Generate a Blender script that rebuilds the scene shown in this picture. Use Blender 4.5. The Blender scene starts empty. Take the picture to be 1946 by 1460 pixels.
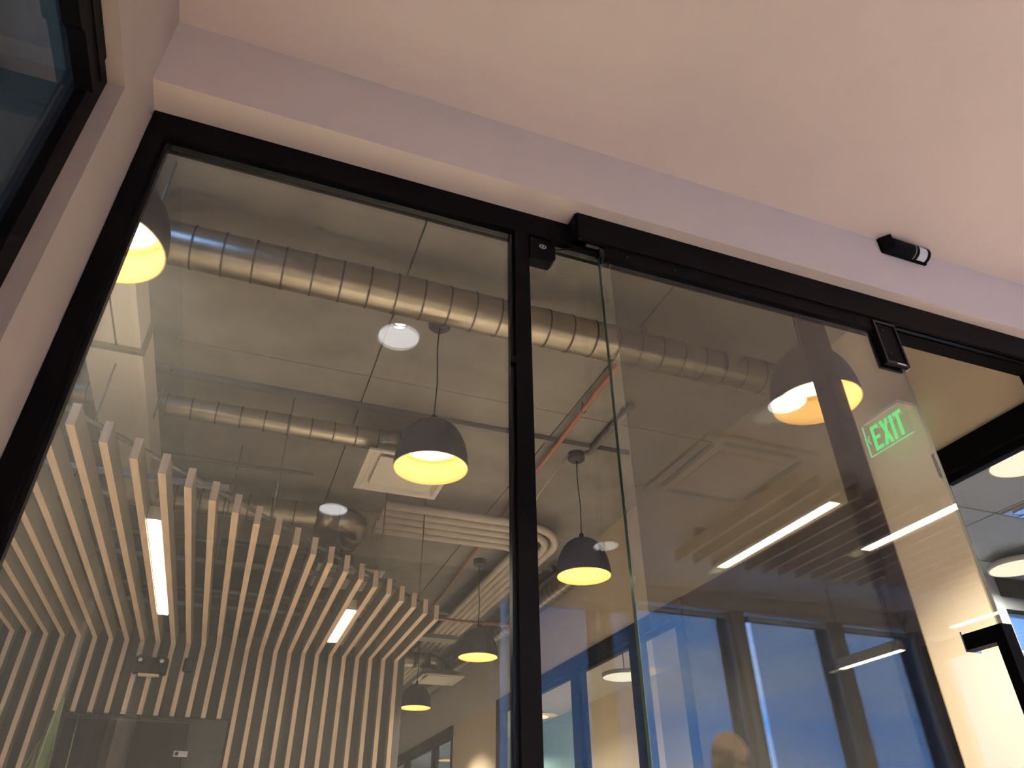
import bpy, bmesh, math, random
from mathutils import Vector, Matrix

# ------------------------------------------------------------------ camera
# Geometry below is written relative to the lens: x along the glass partition,
# y square to it (into the office beyond), z up.  H lifts it onto the floor.
H = 1.25
random.seed(4)
scene = bpy.context.scene
COL = scene.collection
RX = Vector((0.93769557, 0.18893629, 0.2915992))      # world x in camera axes
RY = Vector((-0.34737965, 0.52758639, 0.77522898))
RZ = Vector((-0.00737488, -0.82822441, 0.56034805))
cam = bpy.data.objects.new('camera', bpy.data.cameras.new('camera'))
COL.objects.link(cam)
right = Vector((RX.x, RY.x, RZ.x)); down = Vector((RX.y, RY.y, RZ.y)); fwd = Vector((RX.z, RY.z, RZ.z))
cam.matrix_world = Matrix(((right.x, -down.x, -fwd.x, 0), (right.y, -down.y, -fwd.y, 0),
                           (right.z, -down.z, -fwd.z, H), (0, 0, 0, 1)))
cam.data.sensor_width = 36
cam.data.lens = 1368.0 / 1946 * 36
cam.data.clip_start = 0.02
scene.camera = cam

scene.view_settings.view_transform = 'Standard'
scene.view_settings.look = 'None'
scene.view_settings.gamma = 1
scene.view_settings.use_curve_mapping = False
scene.view_settings.exposure = 0.48
scene.cycles.transparent_max_bounces = 14
scene.cycles.max_bounces = 6
scene.cycles.glossy_bounces = 3
scene.cycles.caustics_reflective = False
scene.cycles.caustics_refractive = False
scene.cycles.diffuse_bounces = 3
scene.cycles.sample_clamp_indirect = 6
scene.cycles.use_adaptive_sampling = True
scene.cycles.adaptive_threshold = 0.08
scene.cycles.adaptive_min_samples = 16

# energies (watts) of the lamps, added pendants among them
E_PENDANT = 28.0
E_DOWN = 39.0
SKY = 4.3

# ------------------------------------------------------------------ sky
world = bpy.data.worlds.new('sky'); scene.world = world
world.use_nodes = True
nt = world.node_tree; nt.nodes.clear()
o = nt.nodes.new('ShaderNodeOutputWorld'); bg = nt.nodes.new('ShaderNodeBackground')
tc = nt.nodes.new('ShaderNodeTexCoord'); mp = nt.nodes.new('ShaderNodeMapping')
mp.inputs['Scale'].default_value = (2.2, 2.2, 8.0)
nz = nt.nodes.new('ShaderNodeTexNoise'); nz.inputs['Scale'].default_value = 1.6; nz.inputs['Detail'].default_value = 6
rp = nt.nodes.new('ShaderNodeValToRGB')
rp.color_ramp.elements[0].position = 0.40; rp.color_ramp.elements[0].color = (0.10, 0.42, 1.20, 1)
rp.color_ramp.elements[1].position = 0.68; rp.color_ramp.elements[1].color = (0.55, 0.68, 1.05, 1)
nt.links.new(tc.outputs['Generated'], mp.inputs['Vector']); nt.links.new(mp.outputs['Vector'], nz.inputs['Vector'])
nt.links.new(nz.outputs['Fac'], rp.inputs['Fac']); nt.links.new(rp.outputs['Color'], bg.inputs['Color'])
bg.inputs['Strength'].default_value = SKY
nt.links.new(bg.outputs['Background'], o.inputs['Surface'])

# ------------------------------------------------------------------ materials
def new_mat(name):
    m = bpy.data.materials.new(name); m.use_nodes = True; m.node_tree.nodes.clear()
    return m, m.node_tree
def pbr(name, col, rough=0.6, metal=0.0, var=0.0, scale=30.0, bump=0.0, stretch=(1, 1, 1), col2=None, spec=0.5):
    m, t = new_mat(name)
    out = t.nodes.new('ShaderNodeOutputMaterial'); b = t.nodes.new('ShaderNodeBsdfPrincipled')
    t.links.new(b.outputs[0], out.inputs[0])
    b.inputs['Roughness'].default_value = rough; b.inputs['Metallic'].default_value = metal
    b.inputs['Specular IOR Level'].default_value = spec
    c = (*col, 1)
    if var or bump or col2:
        tx = t.nodes.new('ShaderNodeTexCoord'); mpn = t.nodes.new('ShaderNodeMapping'); n = t.nodes.new('ShaderNodeTexNoise')
        mpn.inputs['Scale'].default_value = stretch
        n.inputs['Scale'].default_value = scale; n.inputs['Detail'].default_value = 5
        t.links.new(tx.outputs['Object'], mpn.inputs['Vector']); t.links.new(mpn.outputs['Vector'], n.inputs['Vector'])
        r = t.nodes.new('ShaderNodeValToRGB')
        c2 = (*col2, 1) if col2 else tuple(min(1, x * (1 + var)) for x in col) + (1,)
        r.color_ramp.elements[0].position = 0.3; r.color_ramp.elements[1].position = 0.7
        r.color_ramp.elements[0].color = tuple(x * (1 - var) for x in col) + (1,) if not col2 else c
        r.color_ramp.elements[1].color = c2
        t.links.new(n.outputs['Fac'], r.inputs['Fac']); t.links.new(r.outputs['Color'], b.inputs['Base Color'])
        if bump:
            bp = t.nodes.new('ShaderNodeBump'); bp.inputs['Strength'].default_value = bump; bp.inputs['Distance'].default_value = 0.01
            t.links.new(n.outputs['Fac'], bp.inputs['Height']); t.links.new(bp.outputs['Normal'], b.inputs['Normal'])
    else:
        b.inputs['Base Color'].default_value = c
    return m
def emit(name, col, strength):
    m, t = new_mat(name)
    out = t.nodes.new('ShaderNodeOutputMaterial'); e = t.nodes.new('ShaderNodeEmission')
    e.inputs['Color'].default_value = (*col, 1); e.inputs['Strength'].default_value = strength
    t.links.new(e.outputs[0], out.inputs[0])
    return m
def glass(name, tint=(0.95, 0.97, 0.95), r0=0.07, dust=0.0, dustcol=(0.9, 0.9, 0.86)):
    """thin architectural glass: clear transmission, angle dependent reflection, a little dust that scatters lamp light"""
    m, t = new_mat(name)
    L = t.links.new
    out = t.nodes.new('ShaderNodeOutputMaterial')
    tr = t.nodes.new('ShaderNodeBsdfTransparent'); tr.inputs['Color'].default_value = (*tint, 1)
    gl = t.nodes.new('ShaderNodeBsdfGlossy'); gl.inputs['Roughness'].default_value = 0.0
    g = t.nodes.new('ShaderNodeNewGeometry')
    d = t.nodes.new('ShaderNodeVectorMath'); d.operation = 'DOT_PRODUCT'
    L(g.outputs['Incoming'], d.inputs[0]); L(g.outputs['Normal'], d.inputs[1])
    def math_(op, a, bv=None):
        n = t.nodes.new('ShaderNodeMath'); n.operation = op
        for i, v in enumerate((a, bv)):
            if v is None: continue
            if isinstance(v, (int, float)): n.inputs[i].default_value = v
            else: L(v, n.inputs[i])
        return n.outputs[0]
    c = math_('ABSOLUTE', d.outputs['Value'])
    s = math_('POWER', math_('SUBTRACT', 1.0, c), 5.0)
    f = math_('ADD', math_('MULTIPLY', s, 1 - r0), r0)
    mx = t.nodes.new('ShaderNodeMixShader'); L(f, mx.inputs[0]); L(tr.outputs[0], mx.inputs[1]); L(gl.outputs[0], mx.inputs[2])
    last = mx
    if dust:
        df = t.nodes.new('ShaderNodeBsdfDiffuse'); ts = t.nodes.new('ShaderNodeBsdfTranslucent')
        for n in (df, ts): n.inputs['Color'].default_value = (*dustcol, 1)
        a = t.nodes.new('ShaderNodeMixShader'); a.inputs[0].default_value = 0.6
        L(df.outputs[0], a.inputs[1]); L(ts.outputs[0], a.inputs[2])
        m2 = t.nodes.new('ShaderNodeMixShader'); m2.inputs[0].default_value = dust
        L(mx.outputs[0], m2.inputs[1]); L(a.outputs[0], m2.inputs[2]); last = m2
    L(last.outputs[0], out.inputs[0])
    return m
def fabric_shade(name, openness, col):
    m, t = new_mat(name); L = t.links.new
    out = t.nodes.new('ShaderNodeOutputMaterial')
    tr = t.nodes.new('ShaderNodeBsdfTransparent')
    df = t.nodes.new('ShaderNodeBsdfDiffuse'); ts = t.nodes.new('ShaderNodeBsdfTranslucent')
    for n in (df, ts): n.inputs['Color'].default_value = (*col, 1)
    a = t.nodes.new('ShaderNodeMixShader'); a.inputs[0].default_value = 0.35
    L(df.outputs[0], a.inputs[1]); L(ts.outputs[0], a.inputs[2])
    tx = t.nodes.new('ShaderNodeTexCoord'); w = t.nodes.new('ShaderNodeTexWave'); w.inputs['Scale'].default_value = 60
    w2 = t.nodes.new('ShaderNodeTexWave'); w2.inputs['Scale'].default_value = 60; w2.bands_direction = 'Z'
    L(tx.outputs['Object'], w.inputs['Vector']); L(tx.outputs['Object'], w2.inputs['Vector'])
    mu = t.nodes.new('ShaderNodeMath'); mu.operation = 'MULTIPLY'; L(w.outputs['Fac'], mu.inputs[0]); L(w2.outputs['Fac'], mu.inputs[1])
    ma = t.nodes.new('ShaderNodeMath'); ma.operation = 'MULTIPLY_ADD'; L(mu.outputs[0], ma.inputs[0])
    ma.inputs[1].default_value = 0.2; ma.inputs[2].default_value = openness - 0.05
    mx = t.nodes.new('ShaderNodeMixShader'); L(ma.outputs[0], mx.inputs[0]); L(a.outputs[0], mx.inputs[1]); L(tr.outputs[0], mx.inputs[2])
    L(mx.outputs[0], out.inputs[0])
    return m

MT = dict(
    plaster=pbr('warm_white_plaster', (0.80, 0.67, 0.58), 0.85, var=0.02, scale=3, bump=0.02),
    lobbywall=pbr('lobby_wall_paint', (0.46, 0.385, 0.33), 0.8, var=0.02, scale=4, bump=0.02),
    wallpaint=pbr('white_wall_paint', (0.76, 0.70, 0.64), 0.8, var=0.02, scale=4, bump=0.02),
    beige=pbr('beige_wall_paint', (0.82, 0.68, 0.50), 0.8, var=0.02, scale=4, bump=0.02),
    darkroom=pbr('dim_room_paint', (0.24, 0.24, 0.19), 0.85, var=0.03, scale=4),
    teal=pbr('cool_lit_teal', (0.42, 0.66, 0.64), 0.8, var=0.03, scale=4),  # teal of the lit glazed room put into its wall colour
    greywall=pbr('grey_wall_paint', (0.36, 0.38, 0.40), 0.8, var=0.02, scale=4),
    black=pbr('black_powder_coat', (0.004, 0.0034, 0.004), 0.5, var=0.1, scale=80, spec=0.06),
    blackgloss=pbr('black_gloss', (0.006, 0.006, 0.007), 0.25, spec=0.25),
    concrete=pbr('grey_ceiling_deck_paint', (0.25, 0.23, 0.205), 0.85, var=0.14, scale=4, bump=0.1),
    floor=pbr('oak_floor', (0.62, 0.56, 0.50), 0.5, var=0.12, scale=6, stretch=(8, 1, 1)),
    carpet=pbr('sand_carpet', (0.58, 0.50, 0.44), 0.95, var=0.15, scale=90, bump=0.2),
    bouncecut=pbr('bounce_cutting_floor', (0.09, 0.08, 0.075), 0.95, var=0.2, scale=90, bump=0.2),
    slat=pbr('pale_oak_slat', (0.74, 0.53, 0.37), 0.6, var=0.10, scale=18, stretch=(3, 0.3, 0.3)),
    slatshaded=pbr('shaded_slat_side', (0.30, 0.245, 0.20), 0.7, var=0.08, scale=18, stretch=(3, 0.3, 0.3)),  # shade on the slat sides put into their colour
    slatwall=pbr('charcoal_wall_paint', (0.085, 0.08, 0.08), 0.8, var=0.05, scale=5),
    galv=pbr('galvanised_sheet', (0.36, 0.315, 0.245), 0.32, metal=0.85, var=0.12, scale=9),
    galvseam=pbr('galvanised_seam', (0.10, 0.085, 0.065), 0.6, metal=0.3),
    steelpipe=pbr('grey_steel', (0.22, 0.21, 0.20), 0.5, metal=0.5),
    insul=pbr('pale_pipe_insulation', (0.58, 0.50, 0.41), 0.8, var=0.06, scale=12),
    copper=pbr('red_sprinkler_pipe', (0.42, 0.17, 0.11), 0.5, var=0.08, scale=10),
    white=pbr('white_enamel', (0.80, 0.78, 0.76), 0.5),
    offwhite=pbr('offwhite_enamel', (0.68, 0.62, 0.54), 0.6),
    shade=pbr('charcoal_shade', (0.045, 0.045, 0.05), 0.75, var=0.3, scale=220, bump=0.15),
    shadein=pbr('golden_shade_lining', (0.92, 0.62, 0.24), 0.6),
    lamp=emit('warm_lamp_diffuser', (1.0, 0.82, 0.55), 6.5),
    reflectorglow=emit('glowing_reflector', (1.0, 0.97, 0.98), 5.2),
    lampled=emit('downlight_led', (1.0, 0.98, 1.0), 30.0),
    tube=emit('linear_light_diffuser', (1.0, 0.90, 0.68), 11.0),
    cream=emit('cream_lamp_disc', (1.0, 0.84, 0.62), 0.95),
    exitgreen=emit('exit_green', (0.10, 0.80, 0.20), 0.75),
    screen=pbr('tv_screen', (0.010, 0.007, 0.009), 0.3, spec=0.12),
    bezel=pbr('tv_bezel', (0.03, 0.022, 0.02), 0.35),
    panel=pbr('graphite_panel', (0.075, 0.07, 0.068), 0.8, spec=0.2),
    silver=pbr('silver_plastic', (0.55, 0.55, 0.57), 0.35, metal=0.6),
    tile=pbr('grey_ceiling_tile', (0.46, 0.49, 0.53), 0.9, var=0.05, scale=60, bump=0.1),
    leaf=pbr('snake_plant_green', (0.008, 0.022, 0.006), 0.6, scale=26, stretch=(0.6, 0.6, 3), col2=(0.028, 0.05, 0.016), spec=0.2),
    leafedge=pbr('leaf_margin', (0.06, 0.07, 0.03), 0.6),
    pot=pbr('grey_planter', (0.2, 0.2, 0.2), 0.6),
    soil=pbr('potting_soil', (0.05, 0.035, 0.025), 0.95, var=0.3, scale=60, bump=0.4),
    skin=pbr('skin', (0.66, 0.42, 0.28), 0.5, var=0.05, scale=12),
    shirt=pbr('grey_shirt', (0.16, 0.17, 0.19), 0.9, var=0.08, scale=60),
    trouser=pbr('dark_trousers', (0.05, 0.05, 0.06), 0.9, var=0.08, scale=60),
    shoe=pbr('brown_shoe', (0.08, 0.045, 0.03), 0.5),
    red=pbr('red_wire', (0.45, 0.02, 0.03), 0.5),
    chrome=pbr('chrome', (0.8, 0.8, 0.8), 0.15, metal=1.0),
    edge=pbr('green_glass_edge', (0.08, 0.12, 0.09), 0.1, spec=0.8),
    edgebright=pbr('polished_glass_edge', (0.55, 0.56, 0.47), 0.15, spec=0.8),
    glass=glass('partition_glass', (0.97, 0.98, 0.96), 0.05, 0.030),
    sideglass=glass('side_pane_glass', (0.97, 0.98, 0.96), 0.032, 0.008),
    doorglass=glass('door_glass', (0.96, 0.975, 0.955), 0.075, 0.014),
    sheet=glass('added_dim_sheet', (0.72, 0.72, 0.68), 0.02, 0.0),
    roomglass=glass('interior_glass', (0.95, 0.97, 0.97), 0.05, 0.01),
    darkglass=glass('dark_window_glass', (0.34, 0.36, 0.30), 0.012, 0.05),
    acrylic=glass('clear_acrylic', (0.97, 1.0, 0.97), 0.02, 0.01),
    exitedge=emit('exit_edge_glow', (0.35, 0.9, 0.4), 0.5),
    meshnear=fabric_shade('solar_mesh_shade', 0.55, (0.10, 0.10, 0.13)),
    meshfar=fabric_shade('blue_lit_mesh_shade', 0.40, (0.10, 0.14, 0.22)),
)

# ------------------------------------------------------------------ builders
def root_loc(p):
    v = Vector((0, 0, 0))
    while p is not None:
        v += p.location; p = p.parent
    return v
def link(o, parent):
    COL.objects.link(o)
    if parent is not None: o.parent = parent
    return o
def tag(o, label=None, cat=None, group=None, kind=None):
    if label: o['label'] = label
    if cat: o['category'] = cat
    if group: o['group'] = group
    if kind: o['kind'] = kind
    return o
def thing(name, label, cat, loc, group=None, kind=None):
    e = bpy.data.objects.new(name, None); e.empty_display_size = 0.1
    e.location = (loc[0], loc[1], loc[2] + H); COL.objects.link(e)
    return tag(e, label, cat, group, kind)
def B():
    return bmesh.new()
def box(bm, x0, x1, y0, y1, z0, z1, bev=0.0, mi=0):
    vs = [bm.verts.new(p) for p in ((x0, y0, z0), (x1, y0, z0), (x1, y1, z0), (x0, y1, z0), (x0, y0, z1), (x1, y0, z1), (x1, y1, z1), (x0, y1, z1))]
    fs = [bm.faces.new([vs[i] for i in q]) for q in ((3, 2, 1, 0), (4, 5, 6, 7), (0, 1, 5, 4), (1, 2, 6, 5), (2, 3, 7, 6), (3, 0, 4, 7))]
    for f in fs: f.material_index = mi
    if bev:
        es = list({e for f in fs for e in f.edges})
        bmesh.ops.bevel(bm, geom=es, offset=bev, segments=2, profile=0.6, affect='EDGES')
    return fs
def pane(bm, axis, a0, a1, b0, b1, c0, c1):
    """glass slab; axis = thickness axis; side faces get slot 1"""
    if axis == 'y': fs = box(bm, a0, a1, c0, c1, b0, b1)
    else: fs = box(bm, c0, c1, a0, a1, b0, b1)
    ax = 1 if axis == 'y' else 0
    bm.normal_update()
    for f in fs:
        if abs(f.normal[ax]) < 0.5: f.material_index = 1
def tube(bm, pts, r, seg=12, cap=True, radii=None):
    pts = [Vector(p) for p in pts]
    rings = []; up = None
    for i, p in enumerate(pts):
        d = (pts[min(i + 1, len(pts) - 1)] - pts[max(i - 1, 0)]).normalized()
        if up is None:
            up = Vector((0, 0, 1)) if abs(d.z) < 0.9 else Vector((1, 0, 0))
        a = d.cross(up).normalized(); up = a.cross(d).normalized()
        rr = radii[i] if radii else r
        rings.append([bm.verts.new(p + (a * math.cos(2 * math.pi * k / seg) + up * math.sin(2 * math.pi * k / seg)) * rr) for k in range(seg)])
    for a, b in zip(rings, rings[1:]):
        for k in range(seg):
            f = bm.faces.new((a[k], a[(k + 1) % seg], b[(k + 1) % seg], b[k])); f.smooth = True
    if cap:
        bm.faces.new(rings[0][::-1]); bm.faces.new(rings[-1])
def lathe(bm, prof, c, seg=32, mi=0, axis='z'):
    """prof: list of (r, h) ; revolve round axis at c"""
    rings = []
    for r, h in prof:
        ring = []
        for k in range(seg):
            t = 2 * math.pi * k / seg
            u, v = r * math.cos(t), r * math.sin(t)
            p = (u, v, h) if axis == 'z' else ((u, h, v) if axis == 'y' else (h, u, v))
            ring.append(bm.verts.new(Vector(c) + Vector(p)))
        rings.append(ring)
    for a, b in zip(rings, rings[1:]):
        for k in range(seg):
            f = bm.faces.new((a[k], a[(k + 1) % seg], b[(k + 1) % seg], b[k])); f.smooth = True; f.material_index = mi
    return rings
def disc(bm, c, r, seg=32, mi=0, thick=0.004):
    lathe(bm, [(0.0005, 0), (r, 0), (r, thick), (0.0005, thick)], c, seg, mi)
def prism(bm, poly, axis, c0, c1):
    """extrude a 2D polygon; axis 'x': poly=(y,z); 'y': (x,z); 'z': (x,y)"""
    def P(u, v, c): return {'x': (c, u, v), 'y': (u, c, v), 'z': (u, v, c)}[axis]
    a = [bm.verts.new(P(u, v, c0)) for u, v in poly]; b = [bm.verts.new(P(u, v, c1)) for u, v in poly]
    n = len(poly)
    bm.faces.new(a[::-1]); bm.faces.new(b)
    for i in range(n): bm.faces.new((a[i], a[(i + 1) % n], b[(i + 1) % n], b[i]))
def M(name, bm, mats, parent=None, label=None, cat=None, group=None, kind=None):
    """bmesh in lens-relative coordinates -> one mesh object"""
    bmesh.ops.recalc_face_normals(bm, faces=bm.faces)
    vs = [v.co for v in bm.verts]
    if parent is not None: off = root_loc(parent)
    else:
        off = Vector(((min(v.x for v in vs) + max(v.x for v in vs)) / 2, (min(v.y for v in vs) + max(v.y for v in vs)) / 2, min(v.z for v in vs) + H))
    sh = Vector((0, 0, H)) - off
    for v in bm.verts: v.co += sh
    me = bpy.data.meshes.new(name); bm.to_mesh(me); bm.free()
    for m in (mats if isinstance(mats, (list, tuple)) else [mats]): me.materials.append(MT[m] if isinstance(m, str) else m)
    ob = bpy.data.objects.new(name, me)
    if parent is None: ob.location = off
    link(ob, parent)
    return tag(ob, label, cat, group, kind)
def BX(name, mat, ext, parent=None, bev=0.0, **k):
    bm = B(); box(bm, *ext, bev=bev); return M(name, bm, mat, parent, **k)
def S(name, mat, ext, parent=None, bev=0.0):
    return BX(name, mat, ext, parent, bev, kind='structure' if parent is None else None)
def copy_tree(o, parent=None):
    c = o.copy(); COL.objects.link(c); c.parent = parent
    for ch in list(o.children): copy_tree(ch, c)
    return c
def area(name, loc, size, energy, col, parent, spread=120, rot=(0, 0, 0), shape='DISK', size_y=None):
    l = bpy.data.lights.new(name, 'AREA'); l.shape = shape; l.size = size
    if size_y: l.size_y = size_y
    l.energy = energy; l.color = col; l.spread = math.radians(spread)
    ob = bpy.data.objects.new(name, l); ob.rotation_euler = rot
    ob.location = Vector((loc[0], loc[1], loc[2] + H)) - root_loc(parent)
    link(ob, parent); return ob

# ------------------------------------------------------------------ key planes (lens-relative metres)
D = 1.37                 # front of the partition frame
XL = -0.452              # left wall of the lobby
ZC = 1.872               # lobby ceiling
ZS = 1.614               # underside of the soffit over the partition
YS = 1.278               # face of the soffit
ZDECK = 2.28             # open ceiling of the office
XR = 2.64                # side wall of the office
YW = 5.93                # slat wall
YB = -2.2                # lobby window wall
FL = -H

# ------------------------------------------------------------------ room shell
S('floor', 'carpet', (-0.6, 7.6, YB - 0.2, D, FL - 0.1, FL))
S('floor_bounce_cutter', 'bouncecut', (-0.45, 4.4, 0.62, D - 0.04, FL, FL + 0.004))  # unseen dark strip added to cut light bouncing up to the soffit
S('floor_office', 'floor', (-3.2, 4.4, D, 15.6, FL - 0.1, FL))
DOWN = [(0.40, 0.38), (0.41, -1.47), (2.29, -1.46), (2.29, 0.38), (4.2, 0.38)]
ceil = S('ceiling', 'plaster', (XL, 7.4, YB, YS + 0.001, ZC, ZC + 0.16))
bm = B()
for x, y in DOWN: lathe(bm, [(0.0005, -0.02), (0.089, -0.02), (0.089, 0.10), (0.0005, 0.10)], (x, y, ZC), 32)
cut = M('cutter', bm, 'plaster')
md = ceil.modifiers.new('recess', 'BOOLEAN'); md.object = cut; md.operation = 'DIFFERENCE'; md.solver = 'EXACT'
ev = bpy.data.meshes.new_from_object(ceil.evaluated_get(bpy.context.evaluated_depsgraph_get()))
ceil.modifiers.clear(); ceil.data = ev; ev.name = 'ceiling'
bpy.data.objects.remove(cut)
S('ceiling_soffit', 'plaster', (XL, 7.4, YS, D + 0.056, ZS, ZDECK + 0.1))
# left lobby wall, with two openings
wl = thing('wall_left', None, None, (XL - 0.1, 0, FL), kind='structure')
WY0, WY1, WZ1 = 0.24, 1.16, 1.412
VY0, VY1 = -1.3, 0.13
for ext in ((XL - 0.2, XL, WY1, D + 0.05, FL, ZC + 0.05), (XL - 0.2, XL, VY1, WY0, FL, ZC + 0.05), (XL - 0.2, XL, YB, VY0, FL, ZC + 0.05),
            (XL - 0.2, XL, WY0, WY1, WZ1, ZC + 0.05), (XL - 0.2, XL, VY0, VY1, WZ1, ZC + 0.05)):
    BX('wall_face', 'lobbywall', ext, wl)
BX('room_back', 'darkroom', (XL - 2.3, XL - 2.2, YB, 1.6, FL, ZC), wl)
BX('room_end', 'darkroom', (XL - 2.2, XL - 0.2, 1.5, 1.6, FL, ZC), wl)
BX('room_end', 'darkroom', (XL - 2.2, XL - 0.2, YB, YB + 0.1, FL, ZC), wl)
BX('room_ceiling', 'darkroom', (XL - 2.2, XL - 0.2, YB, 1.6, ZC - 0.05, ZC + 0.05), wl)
S('wall_right', 'wallpaint', (7.4, 7.6, YB, YS, FL, ZC))
S('wall_office_left', 'wallpaint', (-3.2, -3.1, 1.43, 14, FL, ZDECK))
S('wall_office_back', 'wallpaint', (-3.2, 2.64, 13.6, 13.8, FL, ZDECK))

def window_left(name, y0, y1, bracket):
    w = thing(name, None, None, (XL - 0.06, y0, FL), kind='structure')
    fx0, fx1 = XL - 0.085, XL - 0.035
    fw = 0.062
    BX('frame_post', 'black', (fx0, fx1, y1 - fw, y1, FL, WZ1), w, 0.002)
    BX('frame_post', 'black', (fx0, fx1, y0, y0 + fw, FL, WZ1), w, 0.002)
    BX('frame_head', 'black', (fx0, fx1 + 0.004, y0 + fw, y1 - fw, WZ1 - 0.075, WZ1), w, 0.002)
    bm = B(); pane(bm, 'x', y0 + fw, y1 - fw, FL, WZ1 - 0.075, fx0 + 0.02, fx0 + 0.03)
    M('pane', bm, ['darkglass', 'edge'], w)
    if bracket:
        bm = B(); prism(bm, [(0.60, WZ1 - 0.078), (0.60, WZ1 - 0.135), (0.945, WZ1 - 0.135), (0.965, WZ1 - 0.12), (y1 - fw, WZ1 - 0.12), (y1 - fw, WZ1 - 0.078)], 'x', fx1 - 0.02, fx1 + 0.012)
        M('track_cover', bm, 'black', w)
        BX('track_lip', 'black', (fx1 + 0.004, fx1 + 0.016, 0.60, y1 - fw, WZ1 - 0.078, WZ1 - 0.070), w)
    return w
window_left('window_1', WY0, WY1, True)
window_left('window_2', VY0, VY1, False)

# window wall behind the lens: four bays of mesh-shaded glass
wb = thing('wall_back', None, None, (3.5, YB - 0.1, FL), kind='structure')
ZT = 1.735
bays = [(1.77, 2.57), (2.67, 3.69), (3.83, 4.69), (4.83, 5.60), (5.75, 6.9)]
ZSILL = -0.85
BX('wall_face', 'panel', (XL - 0.2, 1.77, YB - 0.2, YB, FL, ZC + 0.06), wb)
BX('wall_face', 'wallpaint', (6.9, 7.6, YB - 0.2, YB, FL, ZC + 0.06), wb)
BX('wall_head', 'wallpaint', (1.77, 6.9, YB - 0.2, YB, ZT, ZC + 0.06), wb)
BX('wall_sill', 'wallpaint', (1.77, 6.9, YB - 0.2, YB, FL, ZSILL), wb)
for a, b in zip(bays, bays[1:]):
    BX('wall_pier', 'lobbywall', (a[1], b[0], YB - 0.2, YB, ZSILL, ZT), wb)
for i, (a, b) in enumerate(bays):
    w = thing('window_%d' % (i + 3), None, None, ((a + b) / 2, YB - 0.14, ZSILL), kind='structure')
    BX('frame_post', 'black', (a, a + (0.008 if i == 2 else 0.03), YB - 0.16, YB - 0.11, ZSILL, ZT), w)
    BX('frame_post', 'black', (b - 0.03, b, YB - 0.16, YB - 0.11, ZSILL, ZT), w)
    BX('frame_head', 'black', (a + 0.03, b - 0.03, YB - 0.16, YB - 0.11, ZT - 0.03, ZT), w)
    bm = B(); pane(bm, 'y', a + (0.008 if i == 2 else 0.03), b - 0.03, ZSILL, ZT - 0.03, YB - 0.14, YB - 0.134)
    M('pane', bm, ['roomglass', 'edge'], w)
    l0 = a + (0.085 if i == 2 else 0.004)
    sh = thing('roller_shade', ['pale mesh roller shade on the window nearest the plain wall', 'wide mesh roller shade on the second window from the plain wall',
        'mesh roller shade with a bright gap of sky along one side', 'mesh roller shade on the fourth window of the row', 'mesh roller shade on the last window of the row'][i],
        'shade', ((a + b) / 2, YB - 0.05, ZSILL), 'mesh roller shades')
    BX('fabric', 'meshnear', (l0, b - 0.004, YB - 0.051, YB - 0.049, ZSILL + 0.02, ZT - 0.02), sh)
    bm = B(); tube(bm, [(l0, YB - 0.05, ZT - 0.035), (b - 0.004, YB - 0.05, ZT - 0.035)], 0.02); M('roller', bm, 'white', sh)
    BX('hem_bar', 'white', (l0, b - 0.004, YB - 0.056, YB - 0.044, ZSILL + 0.002, ZSILL + 0.022), sh)

# ------------------------------------------------------------------ the glazed partition
P = thing('glass_partition', 'black framed glass partition under the pale soffit', None, (1.2, D, FL), kind='structure')
FZ = 1.53
DP = 0.055
BX('head_rail', 'black', (XL + 0.001, 2.64, D, D + DP, FZ, ZS), P, 0.0015)
MX = [(-0.451, -0.405), (0.527, 0.571), (1.548, 1.606), (2.58, 2.64)]
for a, b in MX:
    BX('post', 'black', (a, b, D - 0.001, D + DP, FL, FZ), P, 0.0015)
def bead(x0, x1, z):
    BX('glazing_bead', 'blackgloss', (x0, x1, D + 0.012, D + 0.030, z, z + 0.012), P)
bead(-0.405, 0.527, FZ - 0.012)
BX('glazing_bead', 'blackgloss', (-0.405, -0.394, D + 0.012, D + 0.030, FL, FZ - 0.012), P)
BX('glazing_bead', 'blackgloss', (0.517, 0.527, D + 0.012, D + 0.030, FL, FZ - 0.012), P)
bm = B(); pane(bm, 'y', -0.400, 0.522, FL + 0.05, FZ - 0.006, D + 0.024, D + 0.034); M('pane', bm, ['glass', 'edge'], P)
bead(0.571, 1.548, FZ - 0.012)
bm = B(); pane(bm, 'y', 0.566, 1.553, FL + 0.05, FZ - 0.006, D + 0.024, D + 0.034); M('pane', bm, ['sideglass', 'edge'], P)
BX('bottom_rail', 'black', (0.571, 1.548, D, D + DP, FL, FL + 0.05), P)
bm = B(); box(bm, 0.516, 0.530, D - 0.004, D + 0.004, 1.06, 1.075); M('latch_tab', bm, 'black', P)
BX('bottom_rail', 'black', (-0.405, 0.527, D, D + DP, FL, FL + 0.05), P)

# door operator box over the doorway
OP = thing('door_operator', 'long black door operator box under the soffit', 'door operator', (0.71, 1.34, 1.525))
YO = 1.316
BX('cover', 'black', (0.705, 5.2, YO, YO + 0.012, 1.512, ZS - 0.001), OP, 0.001)
BX('top_plate', 'black', (0.705, 5.2, YO + 0.012, D - 0.002, ZS - 0.008, ZS - 0.001), OP)
BX('back_plate', 'blackgloss', (0.75, 5.2, D - 0.016, D - 0.003, 1.535, ZS - 0.008), OP)
bm = B(); prism(bm, [(YO + 0.006, ZS - 0.002), (YO + 0.006, 1.515), (YO + 0.03, 1.530), (D - 0.003, 1.545), (D - 0.003, ZS - 0.002)], 'x', 0.700, 0.706)
M('end_cap', bm, 'black', OP)
BX('wire', 'red', (0.823, 0.830, YO + 0.018, YO + 0.024, 1.495, 1.535), OP)
BX('wire', 'silver', (0.838, 0.842, YO + 0.018, YO + 0.022, 1.495, 1.535), OP)

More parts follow.
